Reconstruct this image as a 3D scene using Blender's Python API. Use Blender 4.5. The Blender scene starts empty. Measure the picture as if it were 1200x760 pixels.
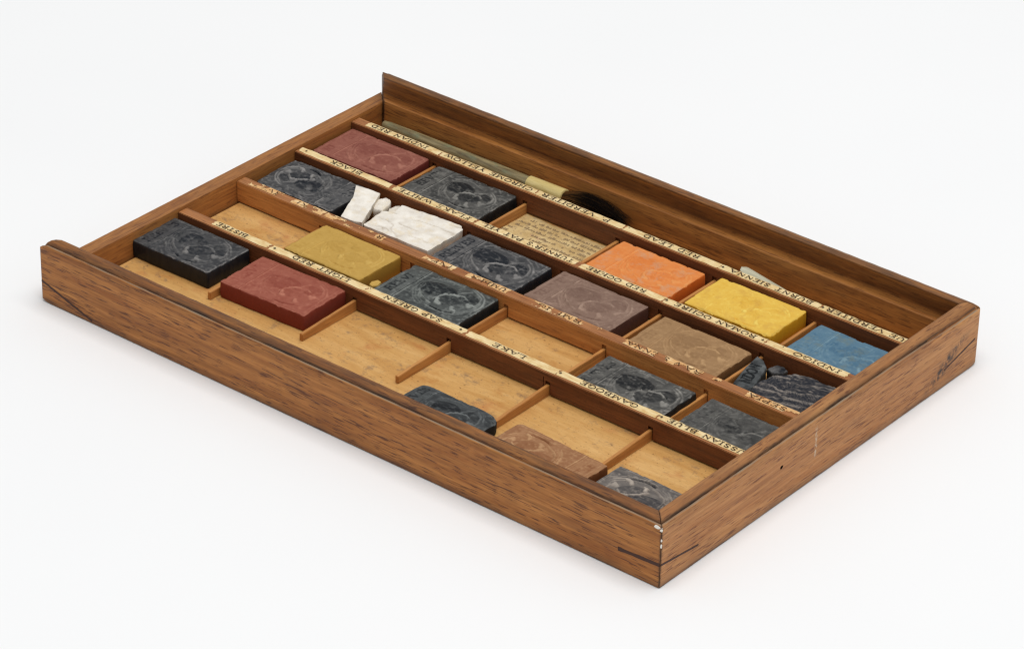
import bpy, bmesh, math, random
import numpy as np
from mathutils import Matrix, Vector, noise as mnoise

# ------------------------------------------------------------------ camera, light, exposure
S = bpy.context.scene
COL = S.collection
MM = 0.001
cam_d = bpy.data.cameras.new('camera')
cam = bpy.data.objects.new('camera', cam_d); COL.objects.link(cam); S.camera = cam
F_PX, CX, CY, CZ, AZ, EL, ROLL = 4319.04, 406.39, -566.17, 477.32, -38.549, 30.390, 1.326
a, e, r = (math.radians(v) for v in (AZ, EL, ROLL))
fw = Vector((math.sin(a)*math.cos(e), math.cos(a)*math.cos(e), -math.sin(e)))
rt = Vector((math.cos(a), -math.sin(a), 0)); up = rt.cross(fw)
r2 = rt*math.cos(r) + up*math.sin(r); u2 = -rt*math.sin(r) + up*math.cos(r)
M = Matrix((r2, u2, -fw)).transposed().to_4x4()
M.translation = Vector((CX, CY, CZ))*MM
cam.matrix_world = M
cam_d.sensor_width = 36.0
cam_d.lens = F_PX/1200*36
cam_d.clip_start = 0.05; cam_d.clip_end = 20

w = bpy.data.worlds.new('World'); S.world = w; w.use_nodes = True
bg = w.node_tree.nodes['Background']
bg.inputs['Color'].default_value = (0.97, 0.985, 1.0, 1); bg.inputs['Strength'].default_value = 0.49

def area(name, loc, target, size, energy, col):
    d = bpy.data.lights.new(name, 'AREA'); d.shape = 'RECTANGLE'; d.size, d.size_y = size
    d.energy = energy; d.color = col
    o = bpy.data.objects.new(name, d); COL.objects.link(o)
    o.location = loc
    o.rotation_euler = (Vector(target) - Vector(loc)).to_track_quat('-Z', 'Y').to_euler()
    return o
area('softbox_lamp', (0.22, 0.02, 1.9), (-0.10, 0.07, 0.0), (1.4, 1.4), 27.3, (1.0, 0.992, 0.975))

S.view_settings.view_transform = 'Standard'; S.view_settings.look = 'None'
S.view_settings.exposure = 0.0; S.view_settings.gamma = 1.0
S.view_settings.use_curve_mapping = False
S.cycles.max_bounces = 10
S.cycles.filter_width = 1.25

# ------------------------------------------------------------------ dimensions (mm, x counts from the front corner leftwards)
L, W, T = 200.0, 133.65, 4.66
ZF, ZD, DW = 2.3, 8.72, 3.36
YD = [46.27, 68.88, 92.01, 115.31]
XS = [165.0, 133.2, 101.8, 70.0, 38.2]
random.seed(7)

# ------------------------------------------------------------------ helpers
def P(x, y, z): return (-x*MM, y*MM, z*MM)

def srgb(r, g, b):
    f = lambda c: (c/255/12.92) if c/255 <= .04045 else ((c/255+.055)/1.055)**2.4
    return (f(r), f(g), f(b), 1)

def mesh(name, verts, faces, mats, parent=None, midx=None, attrs=None, smooth=40, loc=None, rot=None):
    me = bpy.data.meshes.new(name)
    me.from_pydata([tuple(v) for v in verts], [], [tuple(f) for f in faces])
    for m in (mats if isinstance(mats, (list, tuple)) else [mats]): me.materials.append(m)
    if midx is not None: me.polygons.foreach_set('material_index', list(midx))
    for k, v in (attrs or {}).items():
        at = me.attributes.new(k, 'FLOAT', 'POINT'); at.data.foreach_set('value', np.asarray(v, dtype=np.float32))
    if smooth:
        me.polygons.foreach_set('use_smooth', [True]*len(me.polygons))
        me.set_sharp_from_angle(angle=math.radians(smooth))
    me.update()
    o = bpy.data.objects.new(name, me); COL.objects.link(o)
    if parent: o.parent = parent
    if loc is not None: o.location = loc
    if rot is not None: o.rotation_euler = rot
    return o

def tag(o, label=None, cat=None, group=None, kind=None):
    if label: o['label'] = label
    if cat: o['category'] = cat
    if group: o['group'] = group
    if kind: o['kind'] = kind
    return o

def empty(name, loc, rot=(0, 0, 0)):
    o = bpy.data.objects.new(name, None); COL.objects.link(o)
    o.location = loc; o.rotation_euler = rot; o.empty_display_size = 0.01
    return o

# value noise on arrays
def _hash(ix, iy, s):
    n = (ix*374761393 + iy*668265263 + s*974634777) & 0xffffffff
    n = ((n ^ (n >> 13))*1274126177) & 0xffffffff
    n = n ^ (n >> 16)
    return (n & 0xffff)/65535.0
def vnoise(x, y, s=0):
    x = np.asarray(x, float); y = np.asarray(y, float)
    ix = np.floor(x).astype(np.int64); iy = np.floor(y).astype(np.int64)
    fx = x-ix; fy = y-iy; fx = fx*fx*(3-2*fx); fy = fy*fy*(3-2*fy)
    h = lambda a, b: _hash(a, b, s)
    return (h(ix, iy)*(1-fx)+h(ix+1, iy)*fx)*(1-fy) + (h(ix, iy+1)*(1-fx)+h(ix+1, iy+1)*fx)*fy
def fbm(x, y, s=0, o=4):
    t = 0; amp = .5; tot = 0
    for k in range(o):
        t = t + amp*vnoise(x*2**k, y*2**k, s+17*k); tot += amp; amp *= .55
    return t/tot
def smooth(a, b, x):
    t = np.clip((x-a)/(b-a), 0, 1); return t*t*(3-2*t)
def seg_dist(u, v, a, b):
    ax, ay = a; bx, by = b; dx, dy = bx-ax, by-ay
    q = np.clip(((u-ax)*dx+(v-ay)*dy)/max(dx*dx+dy*dy, 1e-9), 0, 1)
    return np.hypot(u-ax-q*dx, v-ay-q*dy)

# ------------------------------------------------------------------ materials
class NT:
    def __init__(s, name):
        s.m = bpy.data.materials.new(name); s.m.use_nodes = True
        s.t = s.m.node_tree; s.b = s.t.nodes['Principled BSDF']
    def n(s, typ, **kw):
        o = s.t.nodes.new(typ)
        for k, v in kw.items(): setattr(o, k, v)
        return o
    def l(s, a, b): s.t.links.new(a, b)
    def coord(s, scale, loc=(0, 0, 0)):
        c = s.n('ShaderNodeTexCoord'); mp = s.n('ShaderNodeMapping')
        mp.inputs['Scale'].default_value = tuple(v*1000 for v in scale)
        mp.inputs['Location'].default_value = loc
        s.l(c.outputs['Object'], mp.inputs['Vector']); return mp.outputs['Vector']
    def noise(s, vec, scale=1, detail=3, rough=.55, dist=0):
        o = s.n('ShaderNodeTexNoise'); s.l(vec, o.inputs['Vector'])
        o.inputs['Scale'].default_value = scale; o.inputs['Detail'].default_value = detail
        o.inputs['Roughness'].default_value = rough; o.inputs['Distortion'].default_value = dist
        return o.outputs['Fac']
    def ramp(s, fac, stops):
        o = s.n('ShaderNodeValToRGB'); s.l(fac, o.inputs['Fac'])
        el = o.color_ramp.elements
        while len(el) < len(stops): el.new(.5)
        for x, (p, c) in zip(el, stops):
            x.position = p; x.color = c if len(c) == 4 else (*c, 1)
        return o.outputs['Color']
    def val(s, fac, a, b, lo=0., hi=1.):
        o = s.n('ShaderNodeMapRange'); s.l(fac, o.inputs['Value'])
        o.inputs['From Min'].default_value = a; o.inputs['From Max'].default_value = b
        o.inputs['To Min'].default_value = lo; o.inputs['To Max'].default_value = hi
        return o.outputs['Result']
    def math(s, op, a, b):
        o = s.n('ShaderNodeMath', operation=op)
        for i, v in enumerate((a, b)):
            if isinstance(v, (int, float)): o.inputs[i].default_value = v
            else: s.l(v, o.inputs[i])
        return o.outputs[0]
    def mix(s, fac, a, b, mode='MIX'):
        o = s.n('ShaderNodeMix', data_type='RGBA', blend_type=mode)
        for sock, v in ((o.inputs[0], fac), (o.inputs[6], a), (o.inputs[7], b)):
            if isinstance(v, (int, float)): sock.default_value = v
            elif isinstance(v, tuple): sock.default_value = v
            else: s.l(v, sock)
        return o.outputs[2]
    def attr(s, name):
        o = s.n('ShaderNodeAttribute', attribute_name=name); return o.outputs['Fac']
    def bump(s, h, strength, dist):
        o = s.n('ShaderNodeBump'); s.l(h, o.inputs['Height'])
        o.inputs['Strength'].default_value = strength; o.inputs['Distance'].default_value = dist*MM
        s.l(o.outputs['Normal'], s.b.inputs['Normal'])
    def out(s, col, rough=.6, spec=.3):
        if isinstance(col, tuple): s.b.inputs['Base Color'].default_value = col
        else: s.l(col, s.b.inputs['Base Color'])
        if isinstance(rough, (int, float)): s.b.inputs['Roughness'].default_value = rough
        else: s.l(rough, s.b.inputs['Roughness'])
        s.b.inputs['Specular IOR Level'].default_value = spec
        return s.m

def wood(name, lo, hi, pore, axis='x', pores=.75, dirt=(0.035, 0.022, 0.016, 1), seed=0., rough=.5, scuff=False):
    m = NT(name)
    sc = (lambda al, ac: (al, ac, ac)) if axis == 'x' else (lambda al, ac: (ac, al, ac))
    off = (seed, seed*1.7, seed*.6)
    tone = m.noise(m.coord(sc(.03, .42), off), 1, 5, .65, .5)
    col = m.ramp(tone, [(.30, lo), (.70, hi)])
    fib = m.noise(m.coord(sc(.07, 2.2), off), 1, 3, .6)
    col = m.mix(m.val(fib, .35, .7, 0, .35), col, pore)
    pr = m.noise(m.coord(sc(.21, 2.7), off), 1, 2, .55)
    clump = m.noise(m.coord(sc(.05, .22), off), 1, 2, .5)
    thr = m.math('ADD', pr, m.math('MULTIPLY', m.math('SUBTRACT', clump, .5), .25))
    pf = m.val(thr, .565, .66, 0, pores)
    col = m.mix(pf, col, pore)
    streak = m.noise(m.coord(sc(.011, .85), (off[0]+3, off[1], off[2]+7)), 1, 4, .6, .3)
    col = m.mix(m.val(streak, .52, .75, 0, .45), col, pore)
    blot = m.noise(m.coord((.09, .09, .09), off), 1, 3, .6)
    col = m.mix(m.val(blot, .56, .78, 0, .3), col, pore)
    grey = m.noise(m.coord(sc(.05, .3), (off[0]+9, 2, 5)), 1, 4, .7)
    col = m.mix(m.val(grey, .58, .78, 0, .3), col, srgb(96, 74, 60))
    d = m.attr('dirt')  # grime, plus the shade painted in the lid groove and along the foot
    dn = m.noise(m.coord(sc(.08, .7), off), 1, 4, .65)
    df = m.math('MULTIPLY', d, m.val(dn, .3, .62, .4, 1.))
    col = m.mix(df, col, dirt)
    col = m.mix(m.math('MULTIPLY', m.attr('pale'), m.val(dn, .36, .56, .15, .75)), col, srgb(150, 134, 112))
    if scuff:   # pale rubbed scratches on the outer face
        c = m.n('ShaderNodeTexCoord'); sx = m.n('ShaderNodeSeparateXYZ'); m.l(c.outputs['Object'], sx.inputs[0])
        wig = m.noise(m.coord((.5, .5, .5)), 1, 2)
        yy = m.math('ADD', sx.outputs['Y'], m.math('MULTIPLY', m.math('SUBTRACT', wig, .5), .0012))
        line = m.val(m.math('ABSOLUTE', m.math('SUBTRACT', yy, .0610), 0), .0002, .0006, 1, 0)
        zr = m.math('MULTIPLY', m.val(sx.outputs['Z'], .006, .0075), m.val(sx.outputs['Z'], .0138, .0155, 1, 0))
        sp = m.val(m.noise(m.coord((1.6, 1.6, 1.2)), 1, 3), .42, .6)
        col = m.mix(m.math('MULTIPLY', m.math('MULTIPLY', line, zr), m.math('MULTIPLY', sp, .75)), col, srgb(205, 185, 160))
        # ink-dark stain near the far corner
        dy = m.math('SUBTRACT', sx.outputs['Y'], m.math('ADD', .1195, m.math('MULTIPLY', m.math('SUBTRACT', sx.outputs['Z'], .008), 1.5)))
        st = m.val(m.math('ABSOLUTE', dy, 0), .0012, .0046, 1, 0)
        zs = m.math('MULTIPLY', m.val(sx.outputs['Z'], .001, .004), m.val(sx.outputs['Z'], .0095, .0125, 1, 0))
        sn = m.val(m.noise(m.coord((.5, .5, .5)), 1, 4, .7), .42, .58)
        col = m.mix(m.math('MULTIPLY', m.math('MULTIPLY', st, zs), m.math('MULTIPLY', sn, .95)), col, srgb(50, 44, 42))
    hb = m.math('SUBTRACT', m.math('MULTIPLY', fib, .4), m.math('MULTIPLY', pf, .8))
    m.bump(hb, .35, .12)
    return m.out(col, m.val(fib, .3, .7, rough-.06, rough+.1), .32)

M_FRONT = wood('mahogany_front', srgb(156, 92, 36), srgb(200, 134, 66), srgb(84, 42, 22), 'x', .85, seed=3.1)
M_BACK = wood('mahogany_back', srgb(156, 96, 44), srgb(198, 134, 68), srgb(70, 36, 20), 'x', .55, seed=8.4)
M_SIDE = wood('mahogany_side', srgb(180, 118, 64), srgb(206, 148, 90), srgb(106, 58, 34), 'y', .78, seed=5.7, scuff=True)
M_LOW = wood('mahogany_low_end', srgb(160, 100, 48), srgb(194, 132, 70), srgb(98, 54, 30), 'y', .5, seed=12.2)
M_DIV = {
    'top': wood('divider_rubbed_edge', srgb(150, 92, 50), srgb(190, 130, 78), srgb(84, 46, 26), 'x', .4, seed=51.),
    'dark': wood('divider_dark_wood', srgb(98, 54, 28), srgb(130, 76, 42), srgb(54, 28, 15), 'x', .4, seed=21.),
    'light': wood('divider_light_wood', srgb(178, 112, 54), srgb(208, 144, 80), srgb(120, 66, 30), 'x', .45, seed=31.)}
M_SLIP = wood('slip_wood', srgb(178, 116, 58), srgb(208, 150, 84), srgb(120, 70, 34), 'y', .35, seed=41.)
M_KEY = NT('dark_veneer').out(srgb(66, 38, 26), .55, .3)

def floor_mat():
    m = NT('base_board_wood')
    t = m.noise(m.coord((.03, .18, .2)), 1, 5, .6, .6)
    col = m.ramp(t, [(.28, srgb(186, 134, 72)), (.5, srgb(204, 156, 92)), (.72, srgb(218, 174, 112))])
    f = m.noise(m.coord((.35, 2.2, 1.)), 1, 3, .6)
    col = m.mix(m.val(f, .45, .75, 0, .3), col, srgb(160, 108, 58))
    b = m.noise(m.coord((.13, .13, .13), (4, 2, 0)), 1, 4, .65)
    col = m.mix(m.val(b, .6, .74, 0, .5), col, srgb(176, 112, 48))
    g = m.noise(m.coord((.22, .3, .2), (1.3, 7, 0)), 1, 5, .7)
    col = m.mix(m.val(g, .56, .70, 0, .6), col, srgb(112, 92, 80))
    k = m.noise(m.coord((.9, 1.3, .9), (1, 3, 0)), 1, 2, .5)
    col = m.mix(m.val(k, .66, .73, 0, .65), col, srgb(110, 72, 42))
    o_ = m.noise(m.coord((.07, .09, .1), (11, 4, 0)), 1, 3, .6)
    col = m.mix(m.val(o_, .60, .72, 0, .45), col, srgb(178, 98, 52))
    q_ = m.noise(m.coord((1.6, 1.6, 1.6), (6, 9, 0)), 1, 2, .6)
    col = m.mix(m.val(q_, .62, .72, 0, .35), col, srgb(140, 96, 58))
    m.bump(f, .15, .08)
    return m.out(col, .62, .25)
M_FLOOR = floor_mat()

def paper_mat(name, c0, c1, c2):
    m = NT(name)
    t = m.noise(m.coord((.35, .8, .5)), 1, 4, .65)
    col = m.ramp(t, [(.3, c0), (.5, c1), (.72, c2)])
    g = m.noise(m.coord((2.2, 2.2, 2.2)), 1, 2, .6)
    col = m.mix(m.val(g, .62, .78, 0, .45), col, srgb(170, 120, 74))
    return m.out(col, .7, .2)
M_PAPER = paper_mat('aged_cream_paper', srgb(204, 166, 108), srgb(224, 198, 146), srgb(236, 216, 172))
M_PAPER_OLD = paper_mat('browned_paper', srgb(204, 148, 92), srgb(214, 170, 116), srgb(232, 208, 164))
def slip_paper():
    m = NT('stained_tan_paper')
    col = m.ramp(m.noise(m.coord((.22, .3, .3)), 1, 4, .65), [(.3, srgb(182, 150, 98)), (.52, srgb(202, 172, 120)), (.72, srgb(216, 192, 142))])
    for k, (sc_, a_, b_, cc) in enumerate(((.5, .54, .66, srgb(134, 116, 98)), (.9, .60, .70, srgb(118, 96, 74)), (.35, .60, .72, srgb(182, 140, 116)))):
        col = m.mix(m.val(m.noise(m.coord((sc_, sc_*1.3, sc_), (k*3, 5, 1)), 1, 4, .7), a_, b_, 0, .55), col, cc)
    return m.out(col, .75, .15)
M_PAPER_SLIP = slip_paper()
M_INK = NT('printing_ink').out(srgb(68, 53, 40), .7, .2)
M_INK_OLD = NT('brown_ink').out(srgb(88, 64, 46), .8, .1)
M_INK_FADED = NT('faded_ink').out(srgb(146, 122, 92), .8, .1)

def cake_mat(name, deep, chalk, stain=None, rough=.75):
    m = NT(name)
    c = m.attr('chalk')
    n1 = m.noise(m.coord((.45, .45, .45)), 1, 5, .7)
    n2 = m.noise(m.coord((2.6, 2.6, 2.6)), 1, 3, .6)
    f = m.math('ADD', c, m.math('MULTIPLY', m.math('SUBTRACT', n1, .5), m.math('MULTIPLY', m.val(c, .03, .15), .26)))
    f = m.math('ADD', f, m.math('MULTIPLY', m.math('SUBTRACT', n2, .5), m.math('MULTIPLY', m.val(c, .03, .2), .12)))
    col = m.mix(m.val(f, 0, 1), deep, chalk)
    if stain:
        n3 = m.noise(m.coord((.28, .28, .28), (3, 1, 2)), 1, 5, .7)
        col = m.mix(m.math('MULTIPLY', m.val(n3, .52, .66, 0, .65), m.val(c, .02, .2)), col, stain)
    m.bump(n2, .25, .12)
    return m.out(col, rough, .25)
def black_mat(name, tint=(0, 0, 0), chalk=(172, 168, 160)):
    return cake_mat(name, srgb(11+tint[0], 13+tint[1], 16+tint[2]), srgb(*chalk), None, .52)
M_CAKE = {
    'black': black_mat('black_paint'),
    'black_blue': black_mat('blue_black_paint', (0, 4, 10), (164, 160, 156)),
    'black_green': black_mat('grey_black_paint', (4, 8, 8), (168, 172, 166)),
    'navy': cake_mat('navy_paint', srgb(18, 24, 36), srgb(178, 166, 154)),
    'slate': cake_mat('slate_paint', srgb(15, 19, 23), srgb(134, 138, 138)),
    'light_red': cake_mat('light_red_paint', srgb(122, 48, 34), srgb(190, 124, 102)),
    'indian_red': cake_mat('indian_red_paint', srgb(102, 38, 30), srgb(174, 118, 100)),
    'maroon': cake_mat('purple_brown_paint', srgb(76, 44, 34), srgb(174, 146, 128)),
    'umber': cake_mat('brown_paint', srgb(108, 74, 42), srgb(194, 156, 112)),
    'russet': cake_mat('russet_paint', srgb(118, 66, 32), srgb(202, 160, 118)),
    'ochre': cake_mat('yellow_ochre_paint', srgb(160, 120, 44), srgb(214, 178, 98)),
    'orange': cake_mat('orange_paint', srgb(204, 100, 30), srgb(230, 160, 94), srgb(198, 148, 112)),
    'yellow': cake_mat('yellow_paint', srgb(206, 148, 24), srgb(240, 214, 110), srgb(206, 160, 70)),
    'blue': cake_mat('blue_paint', srgb(44, 88, 118), srgb(124, 152, 164), srgb(104, 118, 116)),
    'white': cake_mat('white_paint', srgb(178, 164, 146), srgb(238, 232, 222), srgb(222, 206, 178), .8),
}

# ------------------------------------------------------------------ setting
m = NT('white_table')
m.out(m.ramp(m.noise(m.coord((.01, .01, .01)), 1, 2), [(.3, (.868, .871, .876, 1)), (.7, (.880, .882, .886, 1))]), .75, .15)
tab = mesh('table_surface', [(-2.5, -2.5, 0), (2.5, -2.5, 0), (2.5, 3.5, 0), (-2.5, 3.5, 0)], [(0, 1, 2, 3)], m.m, smooth=0)
tag(tab, kind='structure')

# ------------------------------------------------------------------ the box
BOX = empty('paint_box', P(L/2, W/2, 0))
tag(BOX, 'shallow mahogany paint box without its lid, standing on the white table', 'paint box')
BINV = Matrix.Translation(BOX.location).inverted()
def part(o, parent=BOX):
    o.parent = parent
    o.matrix_parent_inverse = BINV if parent is BOX else Matrix.Identity(4)
    if parent is not BOX: o.matrix_parent_inverse = Matrix.Identity(4)
    return o

CORNER_R = {(0, 0): .5, (1, 0): 1.0, (0, 1): 2.6, (1, 1): 1.0}
def round_plan(x, y):
    for (ix, iy), rr in CORNER_R.items():
        dx = x if ix == 0 else L-x; dy = y if iy == 0 else W-y
        if dx < rr and dy < rr:
            q = math.hypot(rr-dx, rr-dy)
            if q > rr*.999:
                k = rr/q
                dx, dy = rr-(rr-dx)*k, rr-(rr-dy)*k
                x = dx if ix == 0 else L-dx; y = dy if iy == 0 else W-dy
    return x, y

def densify(prof, step=.45):
    out = []
    for i in range(len(prof)):
        (d0, z0), (d1, z1) = prof[i], prof[(i+1) % len(prof)]
        n = max(1, int(math.hypot(d1-d0, z1-z0)/step))
        n = min(n, 8)
        for k in range(n): out.append((d0+(d1-d0)*k/n, z0+(z1-z0)*k/n))
    return out

side_now = 'front'
def rail(name, side, prof, mat, label, dirt_shade_fn, wear=.10):
    global side_now
    side_now = side
    prof = densify(prof)
    LEN = L if side in ('front', 'back') else W
    ss = sorted(set([round(v, 3) for v in list(np.linspace(0, 3, 13)) + list(np.linspace(3, LEN-3, 110)) + list(np.linspace(LEN-3, LEN, 13))]))
    verts, dirt, pale = [], [], []
    for s in ss:
        q = s/LEN
        for d, z in prof:
            al = d + .1 + (LEN-2*d-.2)*q
            if side == 'front': x, y = al, d
            elif side == 'back': x, y = al, W-d
            elif side == 'right': x, y = d, al
            else: x, y = L-d, al
            x, y = round_plan(x, y)
            if z > 15:
                if side == 'right': z -= .9*max(0, 1-d/3.2)*float(smooth(W-40, W-5, al)) + .5*float(smooth(W-4, W, al))*max(0, 1-d/2.5)
                if side in ('front', 'back') and al > L-4: z -= 1.3*float(smooth(L-3.2, L, al))*max(0, 1-d/3.4)
                if side == 'back' and al < 4: z -= .5*float(smooth(4, 0, al))*max(0, 1-d/2.5)
            far = math.hypot(x, W-y); lft = math.hypot(L-x, y)
            if z < 4 and side in ('right', 'back') and far < 4: z = max(z, 1.5*(1-far/4)**1.5 + z*.6)
            if z < 3 and side in ('front', 'left') and lft < 3: z = max(z, .9*(1-lft/3)**1.5 + z*.7)
            nv = mnoise.noise_vector(Vector((x*.35, y*.35, z*.6)))
            n2 = mnoise.noise_vector(Vector((x*1.3, y*1.3, z*1.3)))
            e = wear*(.7 if z > 13 or z < 1 else .25)
            dz = (nv.z*e + n2.z*e*.5) if z > .6 else 0
            verts.append(P(x+nv.x*e*.6, y+nv.y*e*.6, max(0, z+dz)))
            dirt.append(max(dirt_shade_fn(d, z, al), .85*float(smooth(.75, .2, min(al-d, LEN-d-al))))); pale.append(.8 if side != 'left' and z > 16. and .2 < d < .75 else 0)
    n, k = len(ss), len(prof)
    faces = [(i*k+j, i*k+(j+1) % k, (i+1)*k+(j+1) % k, (i+1)*k+j) for i in range(n-1) for j in range(k)]
    faces += [tuple(range(k)), tuple(reversed([(n-1)*k+j for j in range(k)]))]
    o = part(mesh(name, verts, faces, mat, attrs={'dirt': dirt, 'pale': pale}, smooth=35))
    bm = bmesh.new(); bm.from_mesh(o.data); bmesh.ops.recalc_face_normals(bm, faces=bm.faces); bm.to_mesh(o.data); bm.free()
    o.data.set_sharp_from_angle(angle=math.radians(35))
    o['label'] = label
    return o

PROF = [(.5, 0), (.12, .15), (0, .6), (0, 16.6), (.12, 16.85), (.3, 16.95), (.72, 16.95), (.9, 16.5), (1.1, 16.45), (1.3, 16.85),
        (1.7, 17.25), (2.4, 17.58), (3.2, 17.7), (4.2, 17.58), (4.6, 17.25), (4.66, 16.85), (4.5, 16.5),
       (2.5, 11.2), (2.55, 10.75), (5.2, 10.55), (5.45, 10.4), (5.5, 10.1), (5.5, 0)]
PROF_B = [(d, z-(.9*max(0, 1-d/3.2) if z > 16 else 0)) for d, z in PROF]
def dirt_shade_rail(d, z, al):
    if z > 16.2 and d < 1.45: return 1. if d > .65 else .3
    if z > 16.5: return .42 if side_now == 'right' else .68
    if 10.9 <= z <= 16.4 and d > 2.3: return .5  # shade under the overhanging lip, put into the lid groove's colour
    if z < 1.3: return .9*(1.3-z)/1.3  # dirty bottom edge, deepened by a contact shadow painted into the colour
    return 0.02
fr = rail('long_rail', 'front', PROF, M_FRONT, 'near long mahogany side with moulded top edge', dirt_shade_rail)
rl = rail('end_rail', 'right', PROF, M_SIDE, 'tall mahogany end with a small hole and pale scratches', dirt_shade_rail)
bk = rail('long_rail', 'back', PROF_B, M_BACK, 'far long mahogany side with lid groove showing', dirt_shade_rail)
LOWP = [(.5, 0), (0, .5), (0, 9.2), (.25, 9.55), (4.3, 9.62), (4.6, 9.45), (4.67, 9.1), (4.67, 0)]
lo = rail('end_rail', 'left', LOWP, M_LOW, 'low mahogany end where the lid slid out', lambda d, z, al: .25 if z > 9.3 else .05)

# base board
def box_mesh(name, x0, x1, y0, y1, z0, z1, mat, nx=1, ny=1, bev=.12, wob=.0, parent=BOX, dirt=0.):
    bm = bmesh.new()
    bmesh.ops.create_cube(bm, size=1)
    for v in bm.verts: v.co = ((x0+x1)/2+v.co.x*(x1-x0), (y0+y1)/2+v.co.y*(y1-y0), (z0+z1)/2+v.co.z*(z1-z0))
    if bev: bmesh.ops.bevel(bm, geom=bm.edges[:], offset=bev, segments=2, affect='EDGES')
    for k, nn, a0, a1 in ((0, nx, x0, x1), (1, ny, y0, y1)):
        for i in range(1, nn):
            co = [0, 0, 0]; co[k] = a0+(a1-a0)*i/nn; no = [0, 0, 0]; no[k] = 1
            bmesh.ops.bisect_plane(bm, geom=bm.verts[:]+bm.edges[:]+bm.faces[:], plane_co=co, plane_no=no)
    for v in bm.verts:
        if wob:
            q = mnoise.noise_vector(Vector(v.co)*.45 + Vector((7, 3, 1)))
            q2 = mnoise.noise_vector(Vector(v.co)*1.6)
            v.co += (q+q2*.5)*wob
        v.co = P(*v.co)
    bmesh.ops.reverse_faces(bm, faces=bm.faces[:])
    bmesh.ops.recalc_face_normals(bm, faces=bm.faces[:])
    me = bpy.data.meshes.new(name); bm.to_mesh(me); bm.free()
    me.materials.append(mat)
    at = me.attributes.new('dirt', 'FLOAT', 'POINT'); at.data.foreach_set('value', [dirt]*len(me.vertices))
    me.polygons.foreach_set('use_smooth', [True]*len(me.polygons)); me.set_sharp_from_angle(angle=math.radians(40))
    o = bpy.data.objects.new(name, me); COL.objects.link(o)
    return part(o, parent) if parent else o

base = box_mesh('base_board', 5.8, L-T-.75, 5.8, W-5.8, .5, ZF, M_FLOOR, bev=.05)

# dividers, slotted where the cross slips stop
def cut(o, boxes):
    bm = bmesh.new()
    for (x0, x1, y0, y1, z0, z1) in boxes:
        g = bmesh.ops.create_cube(bm, size=1)['verts']
        for v in g: v.co = P((x0+x1)/2+v.co.x*(x1-x0), (y0+y1)/2+v.co.y*(y1-y0), (z0+z1)/2+v.co.z*(z1-z0))
    bmesh.ops.recalc_face_normals(bm, faces=bm.faces[:])
    me = bpy.data.meshes.new('cutter'); bm.to_mesh(me); bm.free()
    c = bpy.data.objects.new('cutter', me); COL.objects.link(c)
    md = o.modifiers.new('cut', 'BOOLEAN'); md.operation = 'DIFFERENCE'; md.solver = 'EXACT'; md.object = c
    bpy.context.view_layer.update()
    ev = o.evaluated_get(bpy.context.evaluated_depsgraph_get())
    nm = bpy.data.meshes.new_from_object(ev)
    o.modifiers.clear(); o.data = nm
    bpy.data.objects.remove(c)
DIVS = []
for i, y in enumerate(YD):
    z1 = ZD-.1 if i == 0 else ZD
    o = box_mesh('divider', 5.55, L-T-.1, y, y+DW, ZF+.42, z1, M_DIV['light' if i == 1 else 'dark'], nx=90, bev=.16, wob=.07)
    boxes = []
    for x in XS:
        jx = random.uniform(-.1, .1)
        boxes.append((x-.75+jx, x+.75+jx, y-.5, y+.7, ZF-1, 6.3+random.uniform(-.3, .4)))
        if i < 3: boxes.append((x-.75+jx, x+.75+jx, y+DW-.7, y+DW+.5, ZF-1, 6.2))
    if i == 0: boxes.append((71.2, 71.45, y-.5, y+.35, 3.5, 7.2))
    cut(o, boxes)
    o.data.materials.append(M_DIV['top'])                       # rubbed upper edge
    for p_ in o.data.polygons:
        if p_.normal.z > .75 and p_.center.z/MM > z1-.4: p_.material_index = len(o.data.materials)-1
    o['label'] = ['nearest divider strip, bare wood at its left end', 'second divider strip of paler wood with paper mostly worn away',
                  'third divider strip from the front', 'farthest divider strip beside the brush trough'][i]
    DIVS.append(o)

# cross slips
def slip(x, y0, y1, top=5.1, taper=0.):
    o = box_mesh('cross_slip', x-.5, x+.5, y0, y1, ZF+.02, top, M_SLIP, ny=12, bev=.1, wob=.05)
    if taper:
        for v in o.data.vertices:
            yy = v.co.y/MM
            k = max(0, min(1, (y1-yy)/(y1-y0)))
            if v.co.z/MM > 3.2: v.co.z -= taper*k*MM
    return o
for x in XS:
    slip(x+random.uniform(-.15, .15), 26.0+random.uniform(-.4, .4), YD[0]+.5, 5.3, .9)
    for k in range(3):
        slip(x+random.uniform(-.15, .15), YD[k]+DW-.5, YD[k+1]+.5, 5.1+random.uniform(-.25, .3))

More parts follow.
